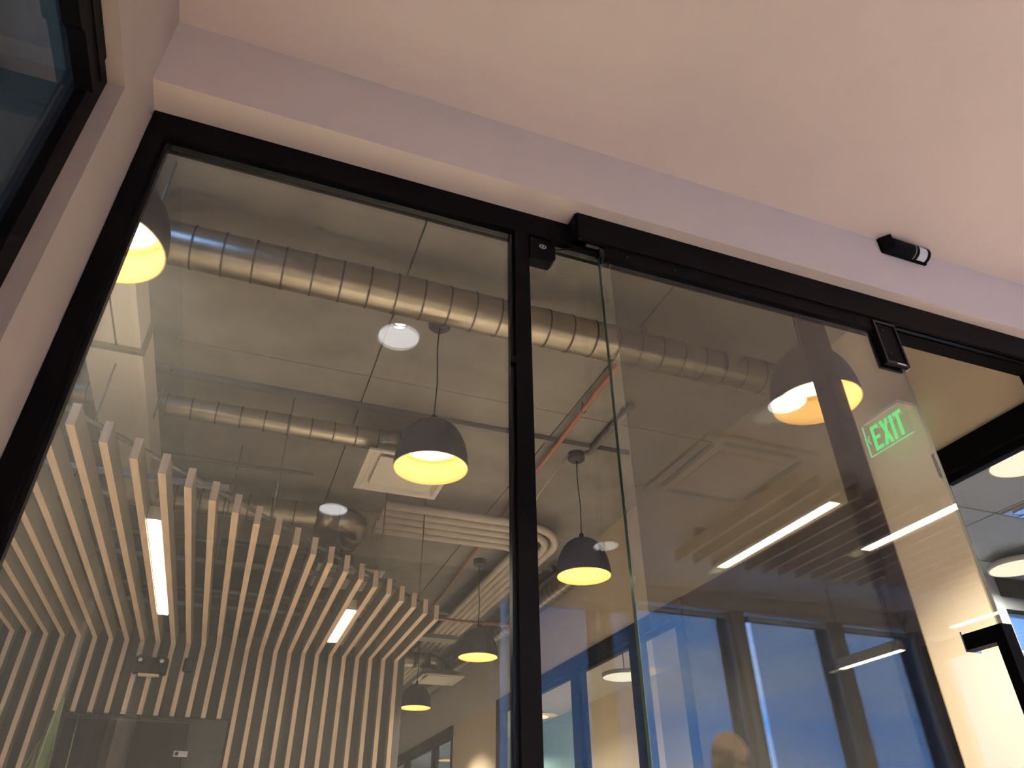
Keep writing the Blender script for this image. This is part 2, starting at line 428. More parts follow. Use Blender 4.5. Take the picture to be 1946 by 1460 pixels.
# sliding glass door hung on the near side
YD = 1.332
DX0, DX1 = 0.776, 1.852
DR = thing('door_1', None, None, (1.3, YD, FL), kind='structure')
tag(DR, 'frameless sliding glass door hanging in front of the black frame')
bm = B(); pane(bm, 'y', DX0, DX1, FL + 0.01, 1.50, YD, YD + 0.010)
M('glass_leaf', bm, ['doorglass', 'edgebright'], DR)
bm = B(); pane(bm, 'y', DX0 - 0.0022, DX0, FL + 0.01, 1.47, YD - 0.001, YD + 0.011); M('edge_strip', bm, ['edge', 'edge'], DR)
bm = B(); pane(bm, 'y', 0.812, 1.578, FL + 0.01, 1.49, YD + 0.0105, YD + 0.0115); M('added_dim_sheet', bm, ['sheet', 'sheet'], DR, label='added darkening film on the door glass')  # added sheet stands for the dimness where the panes overlap
BX('hanger_rail', 'black', (DX0 + 0.012, DX1 - 0.05, YD - 0.010, YD + 0.018, 1.462, 1.530), DR, 0.001)
for x in (0.86, 1.02, 1.70, 1.755):
    bm = B(); lathe(bm, [(0.0005, 0), (0.004, 0), (0.004, -0.003), (0.0005, -0.003)], (x, YD - 0.010, 1.485), 10, axis='y'); M('screw', bm, 'blackgloss', DR)
pf = BX('patch_fitting', 'black', (1.765, 1.858, YD - 0.013, YD - 0.001, 1.325, 1.50), DR, 0.0015)
for ext in ((1.765, 1.772, YD - 0.018, YD - 0.013, 1.325, 1.497), (1.850, 1.858, YD - 0.018, YD - 0.013, 1.325, 1.497), (1.772, 1.850, YD - 0.018, YD - 0.013, 1.325, 1.334), (1.772, 1.850, YD - 0.018, YD - 0.013, 1.488, 1.497)):
    BX('fitting_rim', 'blackgloss', ext, pf)
BX('fitting_back', 'black', (1.765, 1.858, YD + 0.012, YD + 0.022, 1.325, 1.50), pf)
BX('fitting_edge', 'silver', (1.8585, 1.8615, YD - 0.010, YD + 0.020, 1.325, 1.50), pf)
BX('fitting_clip', 'chrome', (1.805, 1.840, YD - 0.019, YD - 0.0175, 1.3255, 1.331), pf)
for z in (1.365, 1.462):
    bm = B(); lathe(bm, [(0.0005, 0), (0.005, 0), (0.005, -0.003), (0.0005, -0.003)], (1.795, YD - 0.013, z), 10, axis='y'); M('screw', bm, 'blackgloss', pf)
# pull handle: square bar on two stand-offs
ph = BX('pull_handle', 'black', (1.694, 1.730, 1.222, 1.250, -0.75, 0.480), DR, 0.0015)
for z in (0.442, -0.75):
    BX('stand_off', 'black', (1.694, 1.730, 1.250, YD, z, z + 0.038), ph, 0.0015)
BX('rose', 'chrome', (1.688, 1.736, YD - 0.004, YD, 0.437, 0.485), ph)

# lock box on the first mullion, coil cable, sensor
LB = thing('lock_box', 'small black lock box screwed to the mullion top', 'lock', (0.6, 1.36, 1.43))
bm = B(); prism(bm, [(0.572, 1.512), (0.572, 1.432), (0.638, 1.432), (0.650, 1.448), (0.650, 1.512)], 'y', D - 0.006, D + 0.03)
M('housing', bm, 'black', LB)
bm = B()
for k in range(10):
    a = 2 * math.pi * k / 10
    box(bm, 0.611 + 0.0095 * math.cos(a) - 0.0016, 0.611 + 0.0095 * math.cos(a) + 0.0016, D - 0.0072, D - 0.006, 1.484 + 0.007 * math.sin(a) - 0.0016, 1.484 + 0.007 * math.sin(a) + 0.0016)
M('lock_emblem', bm, 'silver', LB)
bm = B(); box(bm, 0.6085, 0.6135, D - 0.0072, D - 0.006, 1.480, 1.488); M('lock_emblem', bm, 'silver', LB)
for x, z in ((0.579, 1.505), (0.579, 1.458), (0.643, 1.455)):
    bm = B(); lathe(bm, [(0.0005, 0), (0.0028, 0), (0.0028, -0.002), (0.0005, -0.002)], (x, D - 0.006, z), 8, axis='y'); M('screw', bm, 'blackgloss', LB)
CC = thing('coil_cable', 'black coiled cable from operator box to sliding door edge', 'cable', (0.74, 1.33, 1.48))
pts = []
for k in range(0, 26 * 10 + 1):
    t = k / 260
    c = Vector((0.695 + 0.098 * t, YD + 0.012, 1.487 + 0.006 * t - 0.004 * math.sin(math.pi * t)))
    a = 2 * math.pi * 26 * t
    pts.append(c + Vector((0, 0.0055 * math.cos(a), 0.0055 * math.sin(a))))
bm = B(); tube(bm, pts, 0.0016, 5); M('coil', bm, 'black', CC)
bm = B(); tube(bm, [(0.650, D, 1.490), (0.67, D - 0.01, 1.489), (0.695, YD + 0.012, 1.487)], 0.0016, 6); M('lead', bm, 'black', CC)
bm = B(); tube(bm, [(0.726, 1.35, 1.545), (0.70, YD + 0.02, 1.49)], 0.0016, 6); M('lead', bm, 'black', CC)
bm = B(); tube(bm, [(0.793, YD + 0.012, 1.493), (0.778, YD + 0.002, 1.470), (0.775, YD - 0.003, 1.44)], 0.003, 8); M('plug', bm, 'black', CC)
bm = B(); box(bm, 0.772, 0.800, YD - 0.008, YD + 0.016, 1.462, 1.500, 0.004); M('clamp', bm, 'blackgloss', CC)
bm = B(); box(bm, 0.796, 0.803, YD - 0.010, YD - 0.007, 1.493, 1.498); M('indicator', bm, 'white', CC)

SN = thing('motion_sensor', 'black capsule motion sensor with white window under the ceiling', 'sensor', (1.98, 1.25, 1.80))
sx0, sx1, sz = 1.885, 2.085, 1.838
def capsule(x0, x1, r, yf, n=10):
    out = []
    for k in range(n + 1):
        a = -math.pi / 2 + math.pi * k / n
        out.append((math.sin(a) * r, -math.cos(a) * r))
    return out
bm = B(); box(bm, sx0, sx1, YS - 0.012, YS, sz - 0.034, sz + 0.034, 0.004); M('base', bm, 'black', SN)
def half(x0, x1, r, mat, nm):
    bm = B(); pl = [(YS - 0.010, sz - r)] + [(YS - 0.012 - math.sin(math.pi * k / 12) * r, sz - math.cos(math.pi * k / 12) * r) for k in range(13)] + [(YS - 0.010, sz + r)]
    prism(bm, pl, 'x', x0, x1); M(nm, bm, mat, SN)
half(sx0 + 0.022, 2.012, 0.031, 'black', 'body')
half(2.012, 2.016, 0.0315, 'steelpipe', 'seam_ring')
half(2.016, 2.030, 0.031, 'black', 'collar')
half(2.030, 2.068, 0.029, 'white', 'sensor_window')
half(2.068, 2.080, 0.031, 'black', 'end_cap')
bm = B(); prism(bm, [(sx0, YS), (sx0, YS - 0.012), (sx0 + 0.024, YS - 0.042), (sx0 + 0.024, YS)], 'z', sz - 0.030, sz + 0.030); M('end_cap', bm, 'black', SN)

# ------------------------------------------------------------------ office deck
CD = thing('ceiling_office', None, None, (1.5, 6, ZDECK), kind='structure')
BX('deck', 'concrete', (-3.2, 4.4, D + 0.056, 15.6, ZDECK + 0.03, ZDECK + 0.1), CD)
xs = [-3.2, -2.0, -0.8, 0.42, 1.62, 2.84, 4.4]
ys = [D + 0.056, 3.35, 5.15, 7.1, 9.1, 15.6]
for x0, x1 in zip(xs, xs[1:]):
    for y0, y1 in zip(ys, ys[1:]):
        BX('deck_panel', 'concrete', (x0 + 0.004, x1 - 0.004, y0 + 0.002, y1 - 0.002, ZDECK, ZDECK + 0.03), CD, 0.003)

# ------------------------------------------------------------------ office side wall with glazed rooms
RW = thing('wall_office_right', None, None, (XR + 0.05, 5, FL), kind='structure')
ZF = 1.458; ZFB = 1.350; YA = 1.920
def rw(y0, y1, z0, z1, mat='beige', name='wall_face'): return BX(name, mat, (XR, XR + 0.12, y0, y1, z0, z1), RW)
rw(1.55, 7.0, ZF, ZDECK); rw(7.0, 15.6, ZF, 2.12, 'wallpaint'); BX('wall_face', 'beige', (XR, XR + 0.03, YA, 2.27, FL, ZF), RW); rw(2.27, 3.96, FL, ZF, 'panel', 'dimmed_wall'); rw(7.54, 9.12, FL, ZF); rw(1.43, 1.55, ZF, ZDECK)  # wall stretch behind the door coloured dark to dim the view through it
rw(14.6, 15.6, FL, ZF)
def glazing(name, y0, y1, posts, label):
    g = thing(name, None, None, (XR + 0.03, (y0 + y1) / 2, FL), kind='structure')
    BX('head', 'black', (XR - 0.012, XR + 0.07, y0, y1, ZFB, ZF), g, 0.002)
    BX('head_stop', 'black', (XR + 0.012, XR + 0.05, y0, y1, ZFB - 0.03, ZFB), g, 0.002)
    edges = [y0]
    for p, w in posts:
        BX('post', 'black', (XR - 0.012, XR + 0.07, p, p + w, FL, ZFB), g, 0.002)
    cuts = sorted(posts)
    prev = y0
    for p, w in cuts + [(y1, 0)]:
        if p - prev > 0.05:
            bm = B(); pane(bm, 'x', prev, p, FL, ZFB - 0.01, XR + 0.025, XR + 0.033); M('pane', bm, ['roomglass', 'edge'], g)
        prev = p + w
    return g
glazing('window_11', 1.43, YA, [], '')
glazing('window_12', 3.96, 7.54, [(3.96, 0.09), (4.56, 0.12), (5.55, 0.14), (7.42, 0.12)], '')
glazing('window_13', 9.12, 14.6, [(9.12, 0.06), (9.96, 0.10), (11.5, 0.10), (13.2, 0.10)], '')
# rooms behind the side wall
ZT2 = 1.70
S('wall_room_back', 'greywall', (XR + 0.12, 4.86, 3.43, 3.55, FL, ZDECK))
wb2 = thing('wall_room_window', None, None, (5.6, 3.5, FL), kind='structure')
BX('wall_face', 'greywall', (4.86, 7.4, 3.43, 3.55, 1.67, ZT2 + 0.05), wb2)
BX('wall_face', 'greywall', (4.86, 7.4, 3.43, 3.55, FL, -0.6), wb2)
w = thing('window_14', None, None, (5.6, 3.48, -0.6), kind='structure')
BX('frame_head', 'black', (4.86, 7.4, 3.42, 3.50, 1.54, 1.67), w)
BX('transom', 'greywall', (4.86, 7.4, 3.44, 3.50, 1.45, 1.54), w)
BX('frame_rail', 'black', (4.86, 7.4, 3.43, 3.50, 1.42, 1.45), w)
bm = B(); pane(bm, 'y', 4.86, 7.4, -0.6, 1.42, 3.48, 3.486); M('pane', bm, ['roomglass', 'edge'], w)
BX('roller_shade', 'meshfar', (4.88, 7.38, 3.447, 3.449, -0.58, 1.41), label='blue lit mesh shade in the meeting room window', cat='shade')
TC = thing('ceiling_room', None, None, (5, 2.4, ZT2), kind='structure')
BX('plenum', 'greywall', (XR + 0.12, 7.4, 1.43, 3.45, ZT2 + 0.03, ZT2 + 0.05), TC)
tx = [2.76, 3.36, 3.96, 4.56, 5.16, 5.76, 6.36, 6.96, 7.40]; ty = [1.44, 2.04, 2.64, 3.24, 3.43]
for x0, x1 in zip(tx, tx[1:]):
    for y0, y1 in zip(ty, ty[1:]):
        BX('ceiling_tile', 'tile', (x0 + 0.006, x1 - 0.006, y0 + 0.006, y1 - 0.006, ZT2 - 0.015, ZT2 + 0.01), TC, 0.003)
for x in tx: BX('grid_bar', 'black', (x - 0.010, x + 0.010, 1.44, 3.43, ZT2 - 0.008, ZT2 + 0.015), TC)
for y in ty: BX('grid_bar', 'black', (2.76, 7.39, y - 0.010, y + 0.010, ZT2 - 0.0075, ZT2 + 0.0145), TC)
AC = thing('ceiling_cassette', 'white cassette air unit set in the grey tiled meeting room ceiling', 'air unit', (4.25, 2.3, ZT2 - 0.03))
BX('fascia', 'silver', (3.98, 4.54, 2.05, 2.62, ZT2 - 0.028, ZT2 - 0.012), AC, 0.004)
BX('grille', 'tile', (4.08, 4.44, 2.15, 2.52, ZT2 - 0.036, ZT2 - 0.028), AC, 0.003)
for ext in ((4.00, 4.06, 2.10, 2.57), (4.46, 4.52, 2.10, 2.57), (4.08, 4.44, 2.07, 2.13), (4.08, 4.44, 2.54, 2.60)):
    BX('louvre', 'chrome', (*ext, ZT2 - 0.040, ZT2 - 0.028), AC, 0.003)
S('floor_room', 'carpet', (4.4, 7.6, D, 3.55, FL - 0.1, FL))
S('wall_room_side', 'greywall', (7.4, 7.6, YS, 3.55, FL, ZT2 + 0.05))
S('wall_room_front', 'wallpaint', (2.64, 7.4, 1.37, 1.43, FL, ZT2 + 0.05))
S('wall_rooms_back', 'beige', (4.2, 4.4, 3.55, 8.6, FL, ZDECK + 0.1))
S('wall_rooms_teal', 'teal', (4.2, 4.4, 8.6, 15.6, FL, ZDECK + 0.1))
S('wall_rooms_end', 'beige', (2.64, 4.2, 15.5, 15.6, FL, ZDECK))
S('ceiling_rooms', 'wallpaint', (XR + 0.12, 4.2, 3.55, 15.6, ZT2, ZT2 + 0.08))
def disc_lamp(name, c, r, label, energy=16):
    t = thing(name, label, 'lamp', (c[0], c[1], c[2]), 'round lamps in the rooms behind the side wall')
    bm = B(); disc(bm, c, r, 32, thick=0.02); M('diffuser', bm, 'cream', t)
    bm = B(); lathe(bm, [(r, -0.002), (r + 0.008, -0.002), (r + 0.008, 0.03), (0.0005, 0.03)], c, 32); M('rim', bm, 'offwhite', t)
    bm = B(); tube(bm, [(c[0], c[1], c[2] + 0.03), (c[0], c[1], ZT2)], 0.004, 6); M('stem', bm, 'steelpipe', t)
    area('lamp_light', (c[0], c[1], c[2] - 0.006), r, energy, (1, .9, .78), t, 165)
disc_lamp('round_lamp', (3.38, 2.02, 1.60), 0.15, 'cream round lamp in the tiled room nearest the side wall glass')
disc_lamp('round_lamp', (4.66, 3.10, 1.60), 0.17, 'cream round lamp in the tiled room deeper under the ceiling grid')
disc_lamp('round_lamp', (3.25, 5.9, 1.40), 0.19, 'round lamp seen through the black glazing beside the pendants', 12)
disc_lamp('round_lamp', (3.45, 10.3, 1.40), 0.19, 'round lamp behind the glazing at the corridor end', 30)
disc_lamp('round_lamp', (3.2, 8.0, 1.40), 0.19, 'round lamp in the room behind the solid wall stretch', 12)

# ------------------------------------------------------------------ exit sign
EX = thing('exit_sign', 'clear edge lit sign with green EXIT letters on the beige wall', 'sign', (2.556, 2.03, 1.55))
KX = 1.2
def ks(*v): return tuple(KX * t for t in v)
bm = B(); pane(bm, 'x', *ks(1.585, 1.790, 1.292, 1.420, 2.128, 2.134)); M('sign_panel', bm, ['acrylic', 'acrylic'], EX)
BX('lit_edge', 'exitedge', ks(2.128, 2.134, 1.790, 1.7925, 1.290, 1.420), EX)
BX('lit_edge', 'exitedge', ks(2.128, 2.134, 1.585, 1.790, 1.2900, 1.2915), EX)
BX('bracket', 'offwhite', (KX * 2.120, XR, KX * 1.60, KX * 1.775, KX * 1.420, KX * 1.436), EX, 0.003)
LH = 0.100; ST = 0.0135
def letter(u0, polys, nm):
    bm = B()
    for poly in polys: prism(bm, [(KX * (u0 - u), KX * (1.300 + v)) for u, v in poly], 'x', KX * 2.1262, KX * 2.1276)
    M(nm, bm, 'exitgreen', EX)
def rct(a, b, c, d): return [(a, c), (b, c), (b, d), (a, d)]
letter(1.757, [rct(0, ST, 0, LH), rct(ST, 0.038, LH - 0.015, LH), rct(ST, 0.035, LH / 2 - 0.007, LH / 2 + 0.007), rct(ST, 0.038, 0, 0.015)], 'letter_e')
letter(1.712, [[(0, 0), (0.0145, 0), (0.042, LH), (0.0275, LH)], [(0.0275, 0), (0.042, 0), (0.0145, LH), (0, LH)]], 'letter_x')
letter(1.664, [rct(0, ST, 0, LH)], 'letter_i')
letter(1.645, [rct(0.012, 0.012 + ST, 0, LH), rct(0, 0.038, LH - 0.015, LH)], 'letter_t')
letter(1.782, [[(0, .055), (0.010, .075), (0.013, .072), (0.005, .055)], [(0, .055), (0.005, .055), (0.013, .038), (0.010, .035)]], 'chevron')

# ------------------------------------------------------------------ slat wall and canopy
SW = thing('slat_feature', 'pale oak slats climbing a charcoal wall and folding over as a canopy', 'slat wall', (-0.4, YW, FL))
BX('backing', 'slatwall', (-3.0, 1.315, YW + 0.10, YW + 0.22, FL, 1.50), SW)
BX('backing_side', 'slatwall', (1.235, 1.315, YW + 0.22, 13.6, FL, 1.50), SW)
ZSL = 1.395
x = 1.225; k = 0
TVX0, TVX1, TVZ = -1.075, 0.055, 0.905
while x > -2.95:
    ye = max(2.1, 2.73 + 1.015 * (x + 0.75))
    w2 = 0.0155
    zb = TVZ + 0.005 if TVX0 - 0.01 < x < TVX1 - 0.02 else FL
    bm = B()
    d = 0.095
    prism(bm, [(YW, zb), (YW, ZSL), (ye, ZSL), (ye, ZSL + d), (YW + d, ZSL + d), (YW + d, zb)], 'x', x - w2, x + w2)
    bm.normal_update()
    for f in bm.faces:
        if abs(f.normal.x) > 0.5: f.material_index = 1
    M('slat', bm, ['slat', 'slatshaded'], SW)
    x -= 0.1033; k += 1
for y in (3.35, 4.4, 5.3):
    x0 = max(-2.9, -2.9)
    x1 = min(1.2, (y - 2.73) / 1.015 - 0.75 - 0.03)
    bm = B(); box(bm, x0, x1, y - 0.012, y + 0.012, ZSL + 0.096, ZSL + 0.120); M('cross_rail', bm, 'steelpipe', SW)
bm = B(); tube(bm, [(-1.35, 2.25, ZSL + 0.11), (1.15, 4.79, ZSL + 0.11)], 0.011, 8); M('edge_rail', bm, 'steelpipe', SW)
for xx, yy in ((-0.7, 2.90), (0.05, 3.66), (0.75, 4.37), (1.1, 4.74), (-0.2, 4.4), (0.6, 5.3), (-1.2, 4.4)):
    bm = B(); tube(bm, [(xx, yy, ZSL + 0.11), (xx, yy, ZDECK)], 0.004, 6); M('hanger_rod', bm, 'steelpipe', SW)

def linear_light(x, y0, y1, z, label, group, e=8, w=0.034, mat='slat'):
    t = thing('linear_light', label, 'light', (x, (y0 + y1) / 2, z), group)
    BX('housing', 'offwhite', (x - w, x + w, y0, y1, z + 0.004, z + 0.07), t, 0.002)
    BX('diffuser', 'tube', (x - w + 0.006, x + w - 0.006, y0 + 0.008, y1 - 0.008, z - 0.002, z + 0.004), t)
    return t
linear_light(-0.4795, 3.60, 5.22, ZSL + 0.005, 'long white linear light between the left canopy slats', 'linear lights in the oak canopy')
linear_light(0.6568, 4.73, 5.56, ZSL + 0.005, 'short white linear light between the right canopy slats', 'linear lights in the oak canopy')

# ------------------------------------------------------------------ tv, panel, emergency light
BX('wall_panel', 'panel', (TVX0, TVX1, YW + 0.02, YW + 0.095, FL + 0.3, TVZ), None, 0.003, label='graphite backing panel behind the television on the slat wall', cat='panel')
TV = thing('television', 'black television hung on the graphite panel', 'television', (-0.62, YW - 0.03, -0.2))
BX('body', 'bezel', (-0.98, -0.175, YW - 0.045, YW + 0.02, 0.35, 0.875), TV, 0.006)
BX('screen', 'screen', (-0.965, -0.190, YW - 0.048, YW - 0.045, 0.37, 0.862), TV)
BX('name_tag', 'silver', (-0.255, -0.165, YW - 0.056, YW - 0.046, 0.655, 0.690), TV, 0.003)
bm = B(); lathe(bm, [(0.0005, 0), (0.012, 0), (0.012, -0.006), (0.0005, -0.006)], (-0.235, YW - 0.056, 0.672), 14, axis='y'); M('name_tag_lens', bm, 'blackgloss', TV)
EL = thing('emergency_light', 'black twin head emergency light on the slat wall above the television', 'emergency light', (-0.53, YW - 0.04, 1.17))
BX('housing', 'black', (-0.645, -0.425, YW - 0.075, YW + 0.0, 1.165, 1.275), EL, 0.012)
BX('lip', 'slat', (-0.600, -0.465, YW - 0.080, YW - 0.03, 1.148, 1.163), EL, 0.003)
for x in (-0.605, -0.465):
    hd = None
    bm = B(); lathe(bm, [(0.0005, 0.03), (0.026, 0.03), (0.034, -0.02), (0.030, -0.024), (0.0005, -0.014)], (x, YW - 0.085, 1.245), 18, axis='y'); hd = M('lamp_head', bm, 'black', EL)
    bm = B(); lathe(bm, [(0.0005, -0.018), (0.014, -0.020), (0.014, -0.026), (0.0005, -0.028)], (x, YW - 0.085, 1.245), 14, axis='y'); M('bulb', bm, 'white', hd)
BX('speaker_strobe', 'blackgloss', (-0.325, -0.255, YW - 0.045, YW, 1.20, 1.29), None, 0.01, label='small black device on the slat wall right of the emergency light', cat='alarm')

# ------------------------------------------------------------------ ducts
def spiral_duct(label, pts, r, step, group):
    """straight legs + bends; each leg cut in sections with a raised seam"""
    base = pts[0]
    t = thing('spiral_duct', label, 'duct', base, group)
    path = [Vector(p) for p in pts]
    # round the corners
    out = [path[0]]
    for i in range(1, len(path) - 1):
        a, b, c = path[i - 1], path[i], path[i + 1]
        rr = min(r * 1.7, (a - b).length * 0.9, (c - b).length * 0.9)
        p0 = b + (a - b).normalized() * rr; p1 = b + (c - b).normalized() * rr
        arc = [(p0 * (1 - s) ** 2 + b * 2 * s * (1 - s) + p1 * s * s) for s in [k / 8 for k in range(9)]]
        # straight leg up to p0
        leg(t, out[-1], p0, r, step)
        bm = B(); tube(bm, arc, r, 20, cap=False); M('elbow', bm, 'galv', t)
        ring(t, p0, (b - a).normalized(), r); ring(t, p1, (c - b).normalized(), r)
        out = [p1]
    leg(t, out[-1], path[-1], r, step)
    return t
def ring(t, p, d, r):
    bm = B(); tube(bm, [p - d * 0.004, p + d * 0.004], r * 1.03, 20, cap=False); M('seam', bm, 'galvseam', t)
def leg(t, a, b, r, step):
    L = (b - a).length; n = max(1, round(L / step)); d = (b - a).normalized()
    for k in range(n):
        p, q = a + d * (L * k / n), a + d * (L * (k + 1) / n)
        bm = B(); tube(bm, [p, (p + q) / 2, q], r, 20, cap=(k in (0, n - 1)), radii=[r * 0.995, r, r * 0.995]); M('section', bm, 'galv', t)
        if k: ring(t, p, d, r)
G = 'galvanised spiral ducts under the office deck'
spiral_duct('thick spiral duct running across nearest the glass above the pendants', [(-3.0, 2.37, 2.06), (3.6, 2.37, 2.06)], 0.088, 0.115, G)
spiral_duct('thin spiral duct ending above the nearer ceiling diffuser', [(-3.0, 3.72, 2.10), (0.78, 3.72, 2.10), (0.78, 3.98, 2.085)], 0.060, 0.125, G)
spiral_duct('spiral duct turning down behind the slat canopy', [(-3.0, 4.92, 2.09), (0.66, 4.92, 2.09), (0.66, 5.55, 2.09), (0.66, 5.55, 1.952)], 0.085, 0.15, G)
spiral_duct('short spiral duct dropping to the diffuser beside the far pendant', [(1.36, 8.4, 2.00), (2.23, 8.4, 2.00), (2.23, 8.4, 1.868)], 0.085, 0.2, G)
spiral_duct('ribbed flexible duct running along the top of the side wall', [(2.53, 5.2, 2.03), (2.53, 13.0, 2.03)], 0.080, 0.10, G)
# rectangular duct
RD = thing('rectangular_duct', 'pale rectangular duct above the left end of the canopy', 'duct', (-0.73, 2.9, 1.9))
BX('section', 'offwhite', (-0.80, -0.597, 1.6, 2.768, 1.80, 1.95), RD, 0.003)
BX('section', 'offwhite', (-0.817, -0.592, 2.783, 4.3, 1.79, 1.95), RD, 0.003)
BX('flange', 'galv', (-0.826, -0.580, 2.764, 2.787, 1.779, 1.96), RD)
BX('seam', 'galvseam', (-0.694, -0.688, 1.6, 2.764, 1.796, 1.800), RD)
for y in (2.15, 3.3): BX('hanger', 'steelpipe', (-0.570, -0.564, y, y + 0.02, 1.79, ZDECK), RD)

def diffuser(label, x0, x1, y0, y1, z, neck=None):
    t = thing('air_diffuser', label, 'air vent', ((x0 + x1) / 2, (y0 + y1) / 2, z), 'square ceiling air diffusers')
    bm = B()
    cx, cy = (x0 + x1) / 2, (y0 + y1) / 2; hx, hy = (x1 - x0) / 2, (y1 - y0) / 2
    def rg(s, zz): return [bm.verts.new((cx + sx * hx * s, cy + sy * hy * s, zz)) for sx, sy in ((-1, -1), (1, -1), (1, 1), (-1, 1))]
    rs = [rg(1, z + 0.012), rg(1, z), rg(0.90, z), rg(0.80, z + 0.03), rg(0.74, z + 0.03), rg(0.70, z + 0.004), rg(0.68, z + 0.06), rg(1, z + 0.03)]
    for a, b in zip(rs[:4], rs[1:4]):
        for q in range(4): bm.faces.new((a[q], a[(q + 1) % 4], b[(q + 1) % 4], b[q]))
    bm.faces.new(rs[3])
    for r_ in rs[4:]: bmesh.ops.delete(bm, geom=r_, context='VERTS')
    M('frame', bm, 'offwhite', t)
    BX('plaque', 'offwhite', (cx - hx * 0.70, cx + hx * 0.70, cy - hy * 0.70, cy + hy * 0.70, z + 0.002, z + 0.012), t, 0.004)
    BX('plenum_box', 'galv', (cx - hx * 0.8, cx + hx * 0.8, cy - hy * 0.8, cy + hy * 0.8, z + 0.0305, z + 0.065), t)
    return t
diffuser('square air diffuser above the nearest hanging pendant', 0.49, 1.00, 3.55, 4.07, 1.94)
diffuser('square air diffuser above the short linear light', 0.46, 0.96, 5.32, 5.83, 1.885)
diffuser('square air diffuser hanging beside the farthest pendants', 1.99, 2.47, 8.15, 8.65, 1.80)

# ------------------------------------------------------------------ pipes
def pipe(name, pts, r, mat, label, cat='pipe', group=None, clamps=()):
    t = thing(name, label, cat, pts[0], group)
    bm = B(); tube(bm, pts, r, 12); M('pipe_run', bm, mat, t)
    for c in clamps:
        bm = B(); tube(bm, [(c[0], c[1], c[2] + r * 0.9), (c[0], c[1], ZDECK)], 0.004, 6); M('hanger_rod', bm, 'steelpipe', t)
        bm = B(); lathe(bm, [(r * 1.05, -0.008), (r * 1.3, -0.008), (r * 1.3, 0.008), (r * 1.05, 0.008)], c, 14, axis='y'); M('hanger_ring', bm, 'steelpipe', t)
    return t
def yl(p, q, y): s = (y - p[1]) / (q[1] - p[1]); return (p[0] + s * (q[0] - p[0]), y, p[2] + s * (q[2] - p[2]))
p, q = (1.619, 2.56, 2.225), (1.847, 8.01, 2.225)
pipe('sprinkler_pipe', [(1.612, 2.40, 2.225), p, q], 0.014, 'copper', 'long red sprinkler pipe running away from the glass', group='red sprinkler pipes', clamps=[yl(p, q, 3.2), yl(p, q, 4.9)])
pipe('sprinkler_pipe', [(-2.5, 6.42, 1.90), (3.4, 6.42, 1.90)], 0.014, 'copper', 'red sprinkler pipe crossing behind the slat canopy', group='red sprinkler pipes')
bn = []
PN = ['outer', 'second', 'middle', 'fourth', 'inner']
for k in range(5):
    y = 4.66 + 0.115 * k; xx = 2.235 - 0.065 * k
    r = 0.15 + 0.07 * (4 - k)
    pts = [(0.80, y, 2.13)]
    pts.append((xx - r, y, 2.13))
    for s in range(1, 9):
        a = math.pi / 2 * s / 8
        pts.append((xx - r + r * math.sin(a), y + r * (1 - math.cos(a)), 2.13))
    pts.append((xx, 13.2, 2.13))
    pipe('insulated_pipe', pts, 0.030, 'insul', '%s pipe of the pale bundle bending along the side wall' % PN[k], group='bundle of pale insulated pipes')
pipe('steel_conduit', [(-2.6, 5.75, 1.75), (1.6, 5.75, 1.75)], 0.012, 'steelpipe', 'thin grey conduit crossing over the slat canopy', 'conduit')
pipe('steel_conduit', [(-2.6, 4.15, 2.02), (0.25, 4.15, 2.02)], 0.014, 'steelpipe', 'grey conduit between the two left ducts', 'conduit')
pipe('steel_conduit', [(-2.6, 5.35, 1.98), (0.5, 5.35, 1.98)], 0.016, 'steelpipe', 'grey conduit above the linear lights of the canopy', 'conduit')
SC = thing('strut_channel', 'thin dark strut channel fixed along the office deck', 'channel', (0.7, 3.66, 2.25))
BX('channel', 'steelpipe', (-0.72, 2.18, 3.625, 3.660, ZDECK - 0.035, ZDECK - 0.001), SC)
BX('bracket', 'galv', (-0.79, -0.60, 3.60, 3.625, ZDECK - 0.03, ZDECK - 0.002), SC)
pipe('deck_conduit', [(1.915, 3.10, 2.25), (1.915, 3.70, 2.25)], 0.022, 'steelpipe', 'stub of dark conduit leading to a pendant canopy', 'conduit')
BX('cable_tray', 'steelpipe', (1.30, 1.98, 6.80, 6.95, 1.83, 1.87), None, 0.003, label='dark cable tray piece hanging above the far pendant', cat='cable tray')
bm = B(); tube(bm, [(1.815, 3.78, 2.26), (1.76, 3.8, 2.19), (1.66, 3.95, 2.02), (1.60, 4.05, 1.86)], 0.005, 8)
M('loose_cable', bm, 'insul', None, 'pale loose cable drooping from a pendant canopy', 'cable')

